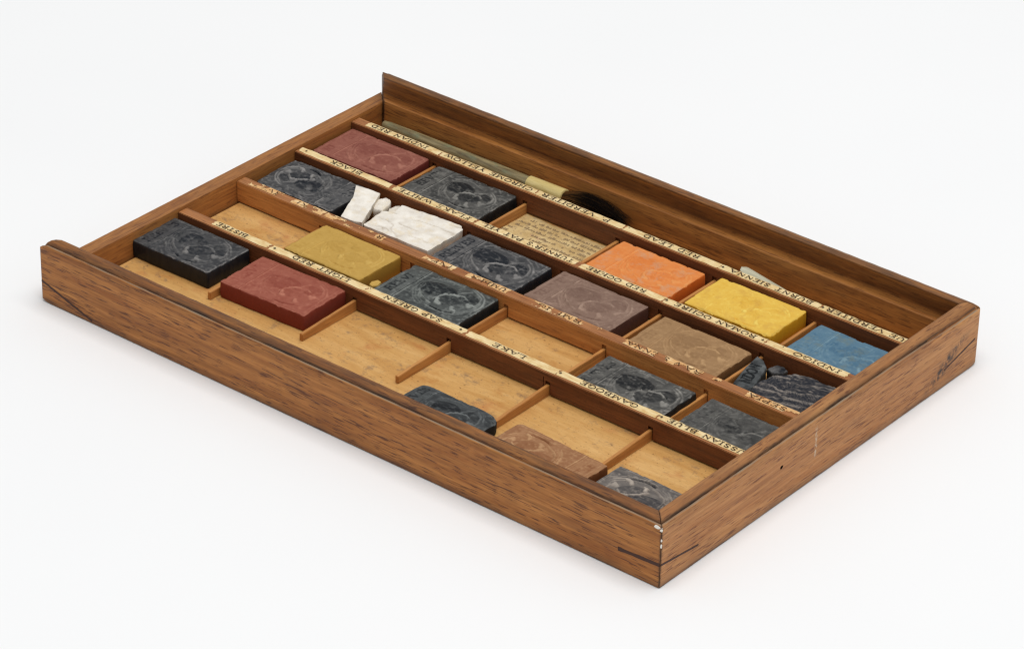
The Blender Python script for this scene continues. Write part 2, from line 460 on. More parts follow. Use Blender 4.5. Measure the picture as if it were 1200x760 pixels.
# ------------------------------------------------------------------ lettering
G = {
 'A': (.74, [('t', [(0, 0), (.36, 1)]), ('T', [(.36, 1), (.74, 0)]), ('t', [(.15, .36), (.58, .36)]), ('t', [(-.07, 0), (.12, 0)]), ('t', [(.6, 0), (.86, 0)])]),
 'B': (.66, [('V', [(.14, 0), (.14, 1)]), ('t', [(.14, 1), (.44, 1), (.58, .87), (.58, .66), (.44, .53), (.14, .53)]), ('m', [(.44, .53), (.62, .42), (.66, .27), (.6, .08), (.44, 0), (.14, 0)])]),
 'C': (.68, [('m', [(.64, .78), (.56, .94), (.38, 1), (.2, .95), (.06, .76), (.03, .5), (.06, .24), (.2, .05), (.38, 0), (.56, .06), (.66, .24)]), ('t', [(.64, .7), (.64, 1)])]),
 'D': (.72, [('V', [(.14, 0), (.14, 1)]), ('m', [(.14, 1), (.42, 1), (.62, .86), (.7, .6), (.7, .4), (.62, .14), (.42, 0), (.14, 0)])]),
 'E': (.62, [('V', [(.14, 0), (.14, 1)]), ('t', [(.14, 1), (.58, 1), (.58, .8)]), ('t', [(.14, .52), (.44, .52)]), ('t', [(.14, 0), (.6, 0), (.6, .22)])]),
 'F': (.6, [('V', [(.14, 0), (.14, 1)]), ('t', [(.14, 1), (.58, 1), (.58, .8)]), ('t', [(.14, .52), (.44, .52)])]),
 'G': (.74, [('m', [(.64, .78), (.56, .94), (.38, 1), (.2, .95), (.06, .76), (.03, .5), (.06, .24), (.2, .05), (.38, 0), (.56, .05), (.64, .16)]), ('V', [(.64, .04), (.64, .42)])]),
 'H': (.76, [('V', [(.14, 0), (.14, 1)]), ('V', [(.64, 0), (.64, 1)]), ('t', [(.14, .52), (.64, .52)])]),
 'I': (.3, [('V', [(.15, 0), (.15, 1)])]),
 'K': (.74, [('V', [(.14, 0), (.14, 1)]), ('t', [(.14, .4), (.62, 1)]), ('T', [(.3, .58), (.68, 0)])]),
 'L': (.6, [('V', [(.14, 0), (.14, 1)]), ('t', [(.14, 0), (.58, 0), (.58, .24)])]),
 'M': (.9, [('t', [(.12, 0), (.12, 1)]), ('T', [(.12, 1), (.45, .1)]), ('t', [(.45, .1), (.78, 1)]), ('V', [(.78, 0), (.78, 1)])]),
 'N': (.76, [('t', [(.12, 0), (.12, 1)]), ('T', [(.12, 1), (.64, 0)]), ('t', [(.64, 0), (.64, 1)]), ('t', [(.52, 1), (.76, 1)])]),
 'O': (.74, [('m', [(.37, 1), (.16, .93), (.03, .7), (.03, .3), (.16, .07), (.37, 0), (.58, .07), (.71, .3), (.71, .7), (.58, .93), (.37, 1)])]),
 'P': (.64, [('V', [(.14, 0), (.14, 1)]), ('m', [(.14, 1), (.46, 1), (.62, .88), (.62, .62), (.46, .5), (.14, .5)])]),
 'R': (.72, [('V', [(.14, 0), (.14, 1)]), ('m', [(.14, 1), (.46, 1), (.6, .88), (.6, .64), (.46, .53), (.14, .53)]), ('T', [(.4, .53), (.68, 0)])]),
 'S': (.58, [('m', [(.5, .78), (.44, .94), (.28, 1), (.12, .94), (.06, .78), (.14, .62), (.42, .42), (.52, .26), (.46, .08), (.28, 0), (.12, .05), (.05, .24)])]),
 'T': (.68, [('V', [(.34, 0), (.34, 1)]), ('t', [(.04, .8), (.04, 1), (.64, 1), (.64, .8)])]),
 'U': (.74, [('T', [(.14, 1), (.14, .3), (.22, .06), (.4, 0)]), ('t', [(.4, 0), (.56, .06), (.62, .3), (.62, 1)]), ('t', [(.02, 1), (.26, 1)]), ('t', [(.52, 1), (.74, 1)])]),
 'V': (.74, [('T', [(.02, 1), (.38, 0)]), ('t', [(.38, 0), (.72, 1)]), ('t', [(-.08, 1), (.16, 1)]), ('t', [(.6, 1), (.84, 1)])]),
 'W': (1.0, [('T', [(.02, 1), (.28, 0)]), ('t', [(.28, 0), (.5, .9)]), ('T', [(.5, .9), (.74, 0)]), ('t', [(.74, 0), (.98, 1)])]),
 'Y': (.72, [('T', [(.02, 1), (.36, .48)]), ('t', [(.36, .48), (.7, 1)]), ('V', [(.36, 0), (.36, .48)])]),
 ' ': (.42, []), '.': (.26, [('T', [(.1, .0), (.1, .12)])]), "'": (.22, [('T', [(.1, .8), (.1, 1)])]),
 '*': (.6, [('m', [(.3, .12), (.3, .88)]), ('m', [(.0, .5), (.6, .5)]), ('t', [(.1, .25), (.5, .75)]), ('t', [(.1, .75), (.5, .25)])]),
}
WID = {'t': .115, 'm': .16, 'T': .2, 'V': .2}
def glyph_strokes(text):
    """-> list of (width, (x0,y0), (x1,y1)), total width; unit cap height"""
    out, x = [], 0
    for ch in text:
        wd, st = G[ch]
        for kind, pts in st:
            for p, q in zip(pts, pts[1:]): out.append((WID[kind], (x+p[0], p[1]), (x+q[0], q[1])))
            if kind == 'V':
                for p in (pts[0], pts[1]): out.append((.11, (x+p[0]-.17, p[1]), (x+p[0]+.17, p[1])))
        x += wd+.16
    return out, x-.16

def paper_label(div, xr, xl, yc, z, words, mat, ink, width=2.4, torn=.0, seed=0, label=None, lost=.0):
    """xr/xl: right and left limit of the paper (mm), words: [(text, x_start(right), x_end(left))]; read from the far side"""
    rng = random.Random(seed)
    cs = .3
    nx, ny = max(2, int((xl-xr)/cs)), max(2, int(width/cs))
    X = np.linspace(xr, xl, nx+1); Y = np.linspace(yc-width/2, yc+width/2, ny+1)
    gx, gy = np.meshgrid(X, Y, indexing='ij')
    edge = (vnoise(gx*.45, gx*0+seed, 3)-.5)*.3
    edge2 = (vnoise(gx*.6, gx*0+seed, 9)-.5)*.25
    q = (gy-(yc-width/2))/width
    gy2 = gy + edge*(1-q) + edge2*q
    gx2 = gx + np.where((np.arange(nx+1) == 0)[:, None] | (np.arange(nx+1) == nx)[:, None], (vnoise(gy*2, gx*0, seed)-.5)*.6, 0)
    gz = z + .07 + .05*(vnoise(gx*.5, gy*.7, seed)-.3)
    cx, cy = (gx[:-1, :-1]+gx[1:, 1:])/2, (gy[:-1, :-1]+gy[1:, 1:])/2
    tearn = fbm(cx*.3, cy*.6, seed+50, 4)
    edgeq = np.abs(cy-yc)/(width/2)
    keep = tearn + (0 if torn > .4 else .25*(1-edgeq)) > torn
    vid = -np.ones(gx.shape, int); V = []; Fc = []; mi = []
    def vv(i, j):
        if vid[i, j] < 0: vid[i, j] = len(V); V.append(P(gx2[i, j], gy2[i, j], gz[i, j]))
        return vid[i, j]
    for i in range(nx):
        for j in range(ny):
            if keep[i, j]:
                Fc.append((vv(i, j), vv(i, j+1), vv(i+1, j+1), vv(i+1, j))); mi.append(0)
    k = 0
    for text, xs, xe in words:
        st, tw = glyph_strokes(text)
        ch = 1.42 if text != '*' else 1.0
        sx = (xe-xs)/tw if tw and abs(xe-xs) > .5 else 1.2
        if text in ('*', '.'): sx = 1.3
        for wd, (ax, ay), (bx, by) in st:
            if rng.random() < (.4 if text in ('IVAI', 'AIKI', 'ATIVIL', 'INKI') else lost): continue
            A = Vector((xs+ax*sx, yc+ch/2-ay*ch, 0)); B = Vector((xs+bx*sx, yc+ch/2-by*ch, 0))
            mx, my = (A.x+B.x)/2, (A.y+B.y)/2
            if torn > .1:
                ii = min(nx-1, max(0, int((mx-xr)/cs))); jj = min(ny-1, max(0, int((my-yc+width/2)/cs)))
                if not keep[ii, jj]: continue
            d = (B-A); ln = d.length or 1e-6; d /= ln
            n = Vector((-d.y, d.x, 0))*wd*1.05*.5*ch/1.0
            A -= d*wd*.25*ch*.5; B += d*wd*.25*ch*.5
            zz = z + .16 + .0015*k; k += 1
            b0 = len(V)
            for c in (A-n, B-n, B+n, A+n): V.append(P(c.x, c.y, zz))
            Fc.append((b0, b0+3, b0+2, b0+1)); mi.append(1)
    o = part(mesh('paper_label', V, Fc, [mat, ink], midx=mi, smooth=0))
    wm = o.data; bm = bmesh.new(); bm.from_mesh(wm)
    for f in bm.faces:
        f.normal_update()
        if f.normal.z < 0: f.normal_flip()
    bm.to_mesh(wm); bm.free()
    o.parent = div; o.matrix_parent_inverse = Matrix.Identity(4)
    if label: o['label'] = label
    return o
def labels(i, z, items, mat, ink, torn, lost=0., yo=0.):
    for k, (xr, xl, words) in enumerate(items):
        txt = ' '.join(t for t, _, _ in words if len(t) > 2)
        paper_label(DIVS[i], xr, xl, YD[i]+DW/2+.2+yo, z, words, mat, ink, torn=torn, seed=i*31+k*7+3, lost=lost,
                    label=('cream paper label printed ' + txt) if txt else 'scrap of worn paper label')
labels(3, ZD, [(164.3, 190.6, [('INDIAN RED', 169.2, 189.0)]),
               (130.8, 164.0, [('CHROME YELLOW', 132.4, 162.7)]),
               (101.3, 130.5, [('P. VERDITER', 106.0, 128.7)]),
               (69.9, 101.0, [('RED LEAD', 76.4, 94.4), ('.', 99.8, 99.9)]),
               (38.2, 69.6, [('BURNT SIENNA', 40.6, 66.3), ('*', 68.4, 69)]),
               (7.2, 37.9, [('BLUE VERDITER', 8.0, 36.0), ('*', 36.9, 37.5)])], M_PAPER, M_INK, .08)
labels(2, ZD, [(162.2, 194.6, [('BLACK', 172.7, 183.6), ('*', 192.2, 193)]),
               (132.9, 161.0, [('FLAKE WHITE', 134.6, 159.2)]),
               (98.9, 132.4, [("TURNER'S PAT YEL.", 99.9, 131.0)]),
               (70.2, 97.0, [('RED OCHRE', 76.1, 95.0)]),
               (38.4, 69.9, [('ROMAN OCHRE', 41.5, 66.6), ('*', 69.0, 69.6), ('*', 38.9, 39.6)]),
               (13.5, 38.0, [('INDIGO', 15.8, 29.7), ('.', 33.3, 33.4)])], M_PAPER, M_INK, .2, .05)
labels(0, ZD-.1, [(164.6, 184.0, [('BISTRE', 172.4, 182.8)]),
               (131.0, 163.9, [('LIGHT RED', 136.9, 156.0), ('*', 162.2, 163)]),
               (98.0, 130.7, [('SAP GREEN', 106.0, 124.7), ('.', 130, 130.1), ('*', 99.2, 99.9)]),
               (68.4, 97.2, [('LAKE', 78.8, 88.9)]),
               (37.4, 68.1, [('GAMBOGE', 43.8, 61.0), ('*', 67.2, 68)]),
               (6.2, 37.1, [('PRUSSIAN BLUE', 6.9, 34.3), ('*', 36, 36.8)])], M_PAPER, M_INK, .2, .0, .12)
labels(1, ZD, [(180.5, 192.0, [('IVAI', 182, 190)]), (165.5, 176.5, [('AIKI', 167, 175)]), (149.0, 165.0, [('ATIVIL', 150, 164)]),
               (144.6, 147.4, [('R', 145.2, 146.8)]), (120.5, 130.6, [('INKI', 121.5, 129.6)]),
               (102.5, 116.0, [('UMBER', 103.4, 114.7)]),
               (73.0, 96.6, [('VERMILION', 73.7, 95.8)]),
               (40.8, 65.0, [('RAW SIENNA', 41.4, 64.1)]), (35.6, 38.0, [('*', 36.3, 37)]),
               (9.0, 27.4, [('SEPIA', 15.6, 26.6)])], M_PAPER_OLD, M_INK_OLD, .47, .05)
for o in DIVS[1].children:
    t = o.get('label', '')
    if any(s in t for s in ('IVAI', 'AIKI', 'ATIVIL', 'INKI')): o['label'] = 'scrap of worn paper label with broken letters'

# dark veneer keys across the mitred corners, hole and paint flecks
def strip(name, a, b, wd, plane, mat, parent, out=.04):
    """thin raised strip on the front (plane='y') or right (plane='x') outer face; a,b=(along,z)"""
    A, B = Vector(a), Vector(b); d = (B-A).normalized(); n = Vector((-d.y, d.x))*wd/2
    pts = []
    N = 14
    for k in range(N+1):
        c = A.lerp(B, k/N); j = n*(1+.3*mnoise.noise(Vector((k*.8, wd*9, a[0]))))
        pts += [c-j, c+j]
    V = [];
    for dep in (-.3, out):
        for q in pts: V.append(P(q.x, -dep, q.y) if plane == 'y' else P(-dep, q.x, q.y))
    h = len(pts); Fc = []
    for k in range(N):
        i = 2*k
        Fc += [(h+i, h+i+2, h+i+3, h+i+1), (i, h+i, h+i+2, i+2), (i+1, i+3, h+i+3, h+i+1)]
    Fc += [(0, 1, h+1, h), (h-2, h-1, 2*h-1, 2*h-2)]
    o = part(mesh(name, V, Fc, mat, smooth=0))
    bm = bmesh.new(); bm.from_mesh(o.data); bmesh.ops.recalc_face_normals(bm, faces=bm.faces)
    bm.to_mesh(o.data); bm.free()
    o.parent = parent; o.matrix_parent_inverse = Matrix.Identity(4)
    return o
strip('corner_key', (12.2, 5.9), (.25, 6.5), .95, 'y', M_KEY, fr)
strip('corner_key', (.25, 6.5), (14.6, 4.9), .55, 'x', M_KEY, rl)
strip('corner_key', (199.4, 6.2), (181.5, .9), .6, 'y', M_KEY, fr)
strip('corner_key', (130.6, 8.3), (117.0, 5.2), .5, 'x', M_KEY, rl)
def blob(bm, c, r, seed):
    g = bmesh.ops.create_icosphere(bm, subdivisions=2, radius=1)['verts']
    for v in g:
        q = 1+.35*mnoise.noise(v.co*1.3+Vector((seed, 0, 0)))
        v.co = P(c[0]+v.co.x*r[0]*q, c[1]+v.co.y*r[1]*q, c[2]+v.co.z*r[2]*q)
bm = bmesh.new()
for k, (c, r_) in enumerate([((1.4, .05, 16.4), (1.0, .22, .45)), ((.35, .2, 15.9), (.4, .25, .5)), ((.25, .25, 13.1), (.25, .2, .45)), ((.22, .22, 11.6), (.28, .2, .7)), ((.2, .7, 16.5), (.2, .6, .2))]):
    blob(bm, c, r_, k*3.3)
me = bpy.data.meshes.new('paint_fleck'); bm.to_mesh(me); bm.free()
me.materials.append(NT('white_fleck_paint').out(srgb(232, 228, 218), .7, .2))
o = bpy.data.objects.new('paint_fleck', me); COL.objects.link(o); part(o); o.parent = fr; o.matrix_parent_inverse = Matrix.Identity(4)
bm = bmesh.new(); blob(bm, (.0, 47.0, 10.35), (.06, .62, .5), 2.); me = bpy.data.meshes.new('worm_hole'); bm.to_mesh(me); bm.free()
me.materials.append(NT('hole_dark').out((.006, .004, .003, 1), .9, .05))
o = bpy.data.objects.new('worm_hole', me); COL.objects.link(o); part(o); o.parent = rl; o.matrix_parent_inverse = Matrix.Identity(4)

# ------------------------------------------------------------------ paint cakes
BAND, _bw = glyph_strokes('REEVES')
def relief(u, v, seed, wear, LU, LV):
    """stamped top of a cake: height (mm) and chalk amount; u 0..LU from the lettered end, v 0..LV"""
    sd = int(seed*10)
    u0, v0 = u, v
    rs = random.Random(sd)
    wx = (fbm(u*.22, v*.22, sd+81, 2)-.5)*.9; wy = (fbm(u*.22+5, v*.22, sd+82, 2)-.5)*.9
    h = np.zeros_like(u); ch = np.full_like(u, .27)
    ch = np.where(u < 5.7, .30, ch)
    sc = (LV-4.0)/_bw
    d = np.full_like(u, 9.)
    for wd, A, B in BAND:
        d = np.minimum(d, seg_dist(u, v, (1.7+(1-A[1])*2.2, 2.0+A[0]*sc), (1.7+(1-B[1])*2.2, 2.0+B[0]*sc))-wd*.8)
    le = smooth(.2, -.02, d)*(u < 5.7)*smooth(.25, .5, fbm(u*.3, v*.3, sd+90, 2))
    h -= .24*le; ch = ch*(1-.7*le)
    for uu, k in ((5.75, .5), (6.35, .8)):
        rg = smooth(.26, .06, np.abs(u-uu))*(.4+.6*smooth(.3, .5, fbm(u*.3, v*.35, sd+91, 2))); h += .2*rg; ch = np.maximum(ch, k*rg)
    gv = smooth(.22, .05, np.abs(u-6.05)); h -= .12*gv; ch *= 1-.4*gv
    fld = smooth(6.5, 7.2, u)
    bd = smooth(.16, .04, np.abs(np.minimum(np.minimum(u, LU-u), np.minimum(v, LV-v))-.85))*smooth(.35, .55, fbm(u*.25, v*.25, sd+95, 2))
    h += .10*bd; ch = np.maximum(ch, .5*bd)
    an, ox, oy, zs = rs.uniform(-.1, .1), rs.uniform(-.7, .7), rs.uniform(-.5, .5), rs.uniform(.92, 1.1)
    uu_, vv_ = (u-17-ox)*zs, (v-LV/2-oy)*zs
    u = np.where(fld > 0, 17+uu_*math.cos(an)-vv_*math.sin(an), u)+wx*fld; v = np.where(fld > 0, LV/2+uu_*math.sin(an)+vv_*math.cos(an), v)+wy*fld
    br = .35+.65*smooth(.35, .6, fbm(u*.22, v*.22, sd+92, 3))      # where the stamp was crisp
    cu, cv = 17.2, LV*.52
    e = np.hypot((u-cu)/9.7, (v-cv)/(LV*.43))
    for ee, hh, cc in ((1.0, .20, .66), (.91, .10, .48)):
        ring = smooth(.055, .015, np.abs(e-ee))*br*fld*np.clip(smooth(18.5, 22.5, u)+smooth(12.5, 9., u)*smooth(LV*.65, LV*.4, v)+.25, 0, 1); h += hh*ring; ch = np.maximum(ch, cc*ring)
    outm = smooth(1.03, 1.1, e)*fld
    sw = np.sin(u*1.9+2.2*np.sin(v*1.3+seed))*np.sin(v*2.1+1.3*np.sin(u*1.1))
    sl = smooth(.25, .9, sw)
    h += outm*.12*sl; ch += outm*.16*(sl-.25)
    def blend(k, c):
        nonlocal ch
        ch = ch*(1-k)+c*k
    # dark smooth bodies
    body = np.zeros_like(u)
    for a, b, ra, rb, hh, ang, bw in ((12.9, LV*.60, 5.6, 3.2, .40, .10, 1.), (18.9, LV*.44, 4.6, 2.3, .42, .42, .7), (22.8, LV*.66, 2.9, 1.3, .30, -.45, .75)):
        ca, sa = math.cos(ang), math.sin(ang)
        x, y = (u-a)*ca+(v-b)*sa, -(u-a)*sa+(v-b)*ca
        q = np.hypot(x/ra, y/rb); kk = smooth(1.0, .9, q)
        h = np.maximum(h, kk*hh*np.sqrt(np.clip(1-.8*q*q, 0, 1))); body = np.maximum(body, kk*bw)
    blend(body, .12)
    ft = np.sin((u*.8+v*1.6)*2.2+1.5*np.sin(u*.7))                   # faint feathering on the bodies
    h += body*.05*ft; ch += body*.05*smooth(.5, 1, ft)
    def line(pts, wd, hh, c):
        nonlocal h
        dd = np.full_like(u, 9.)
        for A, B in zip(pts, pts[1:]): dd = np.minimum(dd, seg_dist(u, v, A, B))
        k = smooth(wd*.95, wd*.5, dd)*(.45+.55*br); h = h+hh*1.15*k; blend(k, c)
    line([(14.6, LV*.36), (16.2, LV*.50), (18.2, LV*.58), (20.6, LV*.62), (22.4, LV*.56)], .42, .30, .70)
    line([(18.2, LV*.58), (19.0, LV*.70), (21.0, LV*.82)], .28, .2, .5)
    line([(15.8, LV*.36), (16.0, LV*.28), (17.0, LV*.27)], .75, .32, .78)
    line([(20.7, LV*.29), (21.4, LV*.22), (22.4, LV*.21)], .7, .30, .74)
    line([(23.4, LV*.47), (24.2, LV*.42), (24.6, LV*.48)], .8, .28, .66)
    line([(9.2, LV*.46), (10.4, LV*.36), (12.4, LV*.28), (15.0, LV*.21)], .40, .22, .55)
    line([(9.8, LV*.40), (11.4, LV*.30), (13.6, LV*.235)], .25, .15, .5)
    line([(22.4, LV*.82), (24.6, LV*.74), (25.6, LV*.60), (25.4, LV*.48)], .34, .2, .58)
    for q_ in range(3):
        line([(7.6+q_*.75, LV*.62), (7.9+q_*.75, LV*.42), (9.2+q_*.9, LV*.26), (11.6+q_*1.1, LV*(.13+q_*.02))], .22, .15, .5-.06*q_)
    line([(25.6, LV*.30), (24.4, LV*.16), (22.8, LV*.09)], .24, .14, .48)
    line([(8.4, LV*.78), (9.6, LV*.88), (11.4, LV*.93)], .26, .14, .5)
    line([(10.5, LV*.86), (14.0, LV*.90), (18.0, LV*.88)], .25, .16, .48)
    # crescent ground line
    ar = np.hypot((u-18.6)/1.45, v-(LV*.10+5.4)); lowv = (v < LV*.34)
    cr = smooth(.42, .08, np.abs(ar-5.2))*smooth(4.4, 3.0, np.abs(u-18.8))*lowv
    h -= .45*cr; blend(cr, .02)
    cr2 = smooth(.30, .06, np.abs(ar-5.85))*smooth(5.2, 3.4, np.abs(u-18.6))*lowv; h += .12*cr2; ch = np.maximum(ch, .6*cr2*br)
    n = fbm(u0*.5+seed*3.7, v0*.5, sd+1, 4)
    worn = smooth(.70-wear*.42, .84-wear*.42, n)
    h = h*(1-.8*worn); ch = ch*(1-worn*.75)+worn*.75*(.24+.4*(n-.5))
    # stroke-like rubbing and grime
    dirn = fbm(u0*.25+v0*.12, v0*1.3-u0*.3+seed, sd+7, 4)-.5
    ch = ch + dirn*.20 + smooth(.62, .72, fbm(u0*1.1, v0*1.1, sd+70, 3))*.14
    return h, np.clip(ch, .03, 1)

CAKES = 'paint cakes in the box'
def cake(mat, label, cx, cy, rot=0., LU=27.8, LV=16.6, H=4.7, rc=.5, seed=1., wear=.35, amp=1., chips=.22, z=ZF+.03, tilt=(0, 0), rounded=0., calm=1., base=.27):
    nu, nv = int(LU/.22), int(LV/.22)
    gu, gv = np.meshgrid(np.linspace(0, LU, nu+1), np.linspace(0, LV, nv+1), indexing='ij')
    if mat.startswith('black'): base -= .115
    h, ch = relief(gu*27.8/LU, gv, seed, wear, 27.8, LV)
    h = h*amp; ch = base+(ch-.27)*calm
    de = np.minimum(np.minimum(gu, LU-gu), np.minimum(gv, LV-gv))
    cn = fbm(gu*.5+seed*9, gv*.5, int(seed*10)+23, 3)
    h = h*smooth(.1, .9, de)
    h = h - .22*smooth(.4, 0, de)**2 - chips*smooth(.8, 0, de)*smooth(.58, .72, cn)
    edge_l = smooth(.38, .05, de)*smooth(.35, .6, cn); ch = ch*(1-edge_l)+np.maximum(ch, .5)*edge_l
    h = h + .05*(fbm(gu*1.8, gv*1.8, int(seed*10)+5, 3)-.5) + .22*(fbm(gu*.16+seed, gv*.22, int(seed*10)+3, 3)-.5)
    if rounded:
        dd = np.hypot(np.maximum(0, gu-(LU-6))/6, np.maximum(0, np.abs(gv-LV/2)-(LV/2-6))/6)
        h = h-rounded*np.clip(dd, 0, 1.2)**2.5
    gx, gy = gu.copy(), gv.copy()
    rcs = rc if isinstance(rc, (list, tuple)) else [rc]*4
    for k, (ix, iy) in enumerate(((0, 0), (1, 0), (0, 1), (1, 1))):
        rr = rcs[k]
        dx = gx if ix == 0 else LU-gx; dy = gy if iy == 0 else LV-gy
        mx = np.maximum(np.abs(rr-dx), np.abs(rr-dy)); q = np.hypot(rr-dx, rr-dy)
        msk = (dx < rr) & (dy < rr)
        k_ = np.where(msk, mx/np.maximum(q, 1e-6), 1)
        ndx, ndy = rr-(rr-dx)*k_, rr-(rr-dy)*k_
        dx = np.where(msk, ndx, dx); dy = np.where(msk, ndy, dy)
        gx = dx if ix == 0 else LU-dx; gy = dy if iy == 0 else LV-dy
    wb = smooth(1.2, 0, de)*.07
    gx = gx+(fbm(gu*.3, gv*.3, int(seed*10)+31, 3)-.5)*wb*4; gy = gy+(fbm(gu*.3, gv*.3, int(seed*10)+41, 3)-.5)*wb*4
    V = np.stack([gx-LU/2, gy-LV/2, H+h], -1).reshape(-1, 3)
    C = ch.reshape(-1)
    idx = np.arange((nu+1)*(nv+1)).reshape(nu+1, nv+1)
    Fc = [(a_, b_, c_, d_) for a_, b_, c_, d_ in zip(idx[:-1, :-1].ravel(), idx[1:, :-1].ravel(), idx[1:, 1:].ravel(), idx[:-1, 1:].ravel())]
    loop = list(idx[:, 0]) + list(idx[-1, 1:]) + list(idx[::-1, -1][1:]) + list(idx[0, ::-1][1:-1])
    Vs = [V]; Cs = [C]; prev = loop; base_i = len(V); nl = len(loop)
    bp_ = V[loop]
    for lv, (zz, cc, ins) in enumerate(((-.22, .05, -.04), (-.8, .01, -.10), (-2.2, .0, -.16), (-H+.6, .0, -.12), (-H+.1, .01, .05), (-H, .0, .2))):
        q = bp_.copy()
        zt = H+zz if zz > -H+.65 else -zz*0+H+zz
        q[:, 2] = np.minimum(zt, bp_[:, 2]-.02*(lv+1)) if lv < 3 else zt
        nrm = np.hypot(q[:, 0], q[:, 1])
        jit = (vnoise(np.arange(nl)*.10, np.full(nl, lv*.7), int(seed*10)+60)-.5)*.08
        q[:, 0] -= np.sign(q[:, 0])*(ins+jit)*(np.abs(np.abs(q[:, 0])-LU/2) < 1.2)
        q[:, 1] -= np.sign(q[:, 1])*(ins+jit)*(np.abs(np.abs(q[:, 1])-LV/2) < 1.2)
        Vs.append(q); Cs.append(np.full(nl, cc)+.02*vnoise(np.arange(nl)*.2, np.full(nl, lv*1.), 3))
        cur = list(range(base_i, base_i+nl)); base_i += nl
        for i in range(nl):
            j = (i+1) % nl; Fc.append((prev[i], cur[i], cur[j], prev[j]))
        prev = cur
    Fc.append(tuple(prev[::-1]))
    V = np.concatenate(Vs)*MM; C = np.concatenate(Cs)
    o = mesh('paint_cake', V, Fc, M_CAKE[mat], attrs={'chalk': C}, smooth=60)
    o.location = P(cx, cy, z); o.rotation_euler = (math.radians(tilt[0]), math.radians(tilt[1]), math.radians(rot))
    return tag(o, label, 'paint cake', CAKES)

R0 = [
 cake('slate', 'worn slate black paint cake with rounded corners, half hidden behind the near long side', 79.9, 17.6, 0, LU=24.4, rc=(1, 3.5, 1.4, 3.6), seed=1.3, wear=.3, rounded=1.0, base=.19),
 cake('russet', 'dull russet brown paint cake half hidden behind the near long side', 48.9, 17.3, 177.5, seed=2.4, wear=.25, rc=(.5, 1.5, .5, 2.0), calm=.95, base=.30),
 cake('navy', 'navy paint cake with pale rubbed swirls in the front corner of the box', 18.9, 18.6, 179, LU=27, seed=3.1, wear=.1, amp=1.2, rc=.8, calm=1.15, base=.30),
]
R1 = [
 cake('black_blue', 'clean edged black paint cake in the nearest row beside the low end', 182.2, 37.4, 1.0, LU=26.4, LV=16.2, seed=4.2, wear=.5, H=5.0, calm=.75, base=.23),
 cake('light_red', 'brick red paint cake with a rubbed corner, in the nearest row', 150.0, 37.5, 2.2, LV=16.8, seed=5.7, wear=.55, H=4.9, amp=.9, calm=.85, base=.30),
]
R2 = [
 cake('ochre', 'mustard yellow ochre paint cake in the second row', 149.6, 60.1, 0, LU=26, LV=16.4, seed=6.3, wear=.5, H=5.4, amp=1., calm=.7, base=.40),
 cake('black_green', 'grey black paint cake with crisp lettering, beside the mustard yellow cake', 117.9, 60.3, .4, seed=7.2, wear=.15, amp=1.1),
 cake('black', 'black paint cake with a smooth dark oval, between two cross slips behind the GAMBOGE label', 52.0, 57.0, 0, LU=27, seed=8.4, wear=.2),
 cake('black', 'faintly stamped grey black paint cake behind the PRUSSIAN BLUE label', 20.4, 57.4, 0, LU=27.2, seed=9.9, wear=.75, amp=.7, calm=.7),
]
R3 = [
 cake('black_blue', 'crumbling black paint cake turned end for end, beside the broken white pieces', 180.3, 82.8, 181.5, LU=26.4, LV=16.2, seed=10.6, wear=.3, amp=1.2, H=5.0, tilt=(0, 0), rc=1.),
 cake('black_blue', 'black paint cake with rubbed figure, between the white cake and the purple brown cake', 117.9, 82.1, .2, seed=11.5, wear=.12, amp=1.2, calm=1.1),
 cake('maroon', 'purple brown paint cake in the third row', 86.9, 82.9, -.8, LU=27.6, seed=12.3, wear=.4, calm=.75, base=.40),
 cake('umber', 'light brown paint cake in the third row beside the broken black pieces', 53.2, 81.6, 0, LU=27.2, seed=13.8, wear=.35, calm=.75, base=.40),
]
R4 = [
 cake('indian_red', 'dusky dark red paint cake in the farthest row beside the low end', 180.5, 106.9, .6, seed=14.6, wear=.3, calm=.9, base=.40),
 cake('black', 'dark grey paint cake behind the FLAKE WHITE label, in the farthest row', 148.8, 106.1, .7, LU=27, seed=15.2, wear=.2),
 cake('orange', 'bright orange paint cake', 85.2, 105.4, 0, LU=26.6, seed=16.9, wear=.45, amp=1., H=5.0, calm=.85, chips=.3, base=.42),
 cake('yellow', 'bright yellow paint cake', 53.8, 106.6, .9, LU=26.6, seed=17.4, wear=.65, amp=.8, H=5.2, calm=.75, chips=.3, base=.42),
 cake('blue', 'blue paint cake beside the tall end', 20.9, 104.3, 0, LU=27.4, seed=18.1, wear=.6, amp=.8, calm=1.1, chips=.3, base=.36),
]

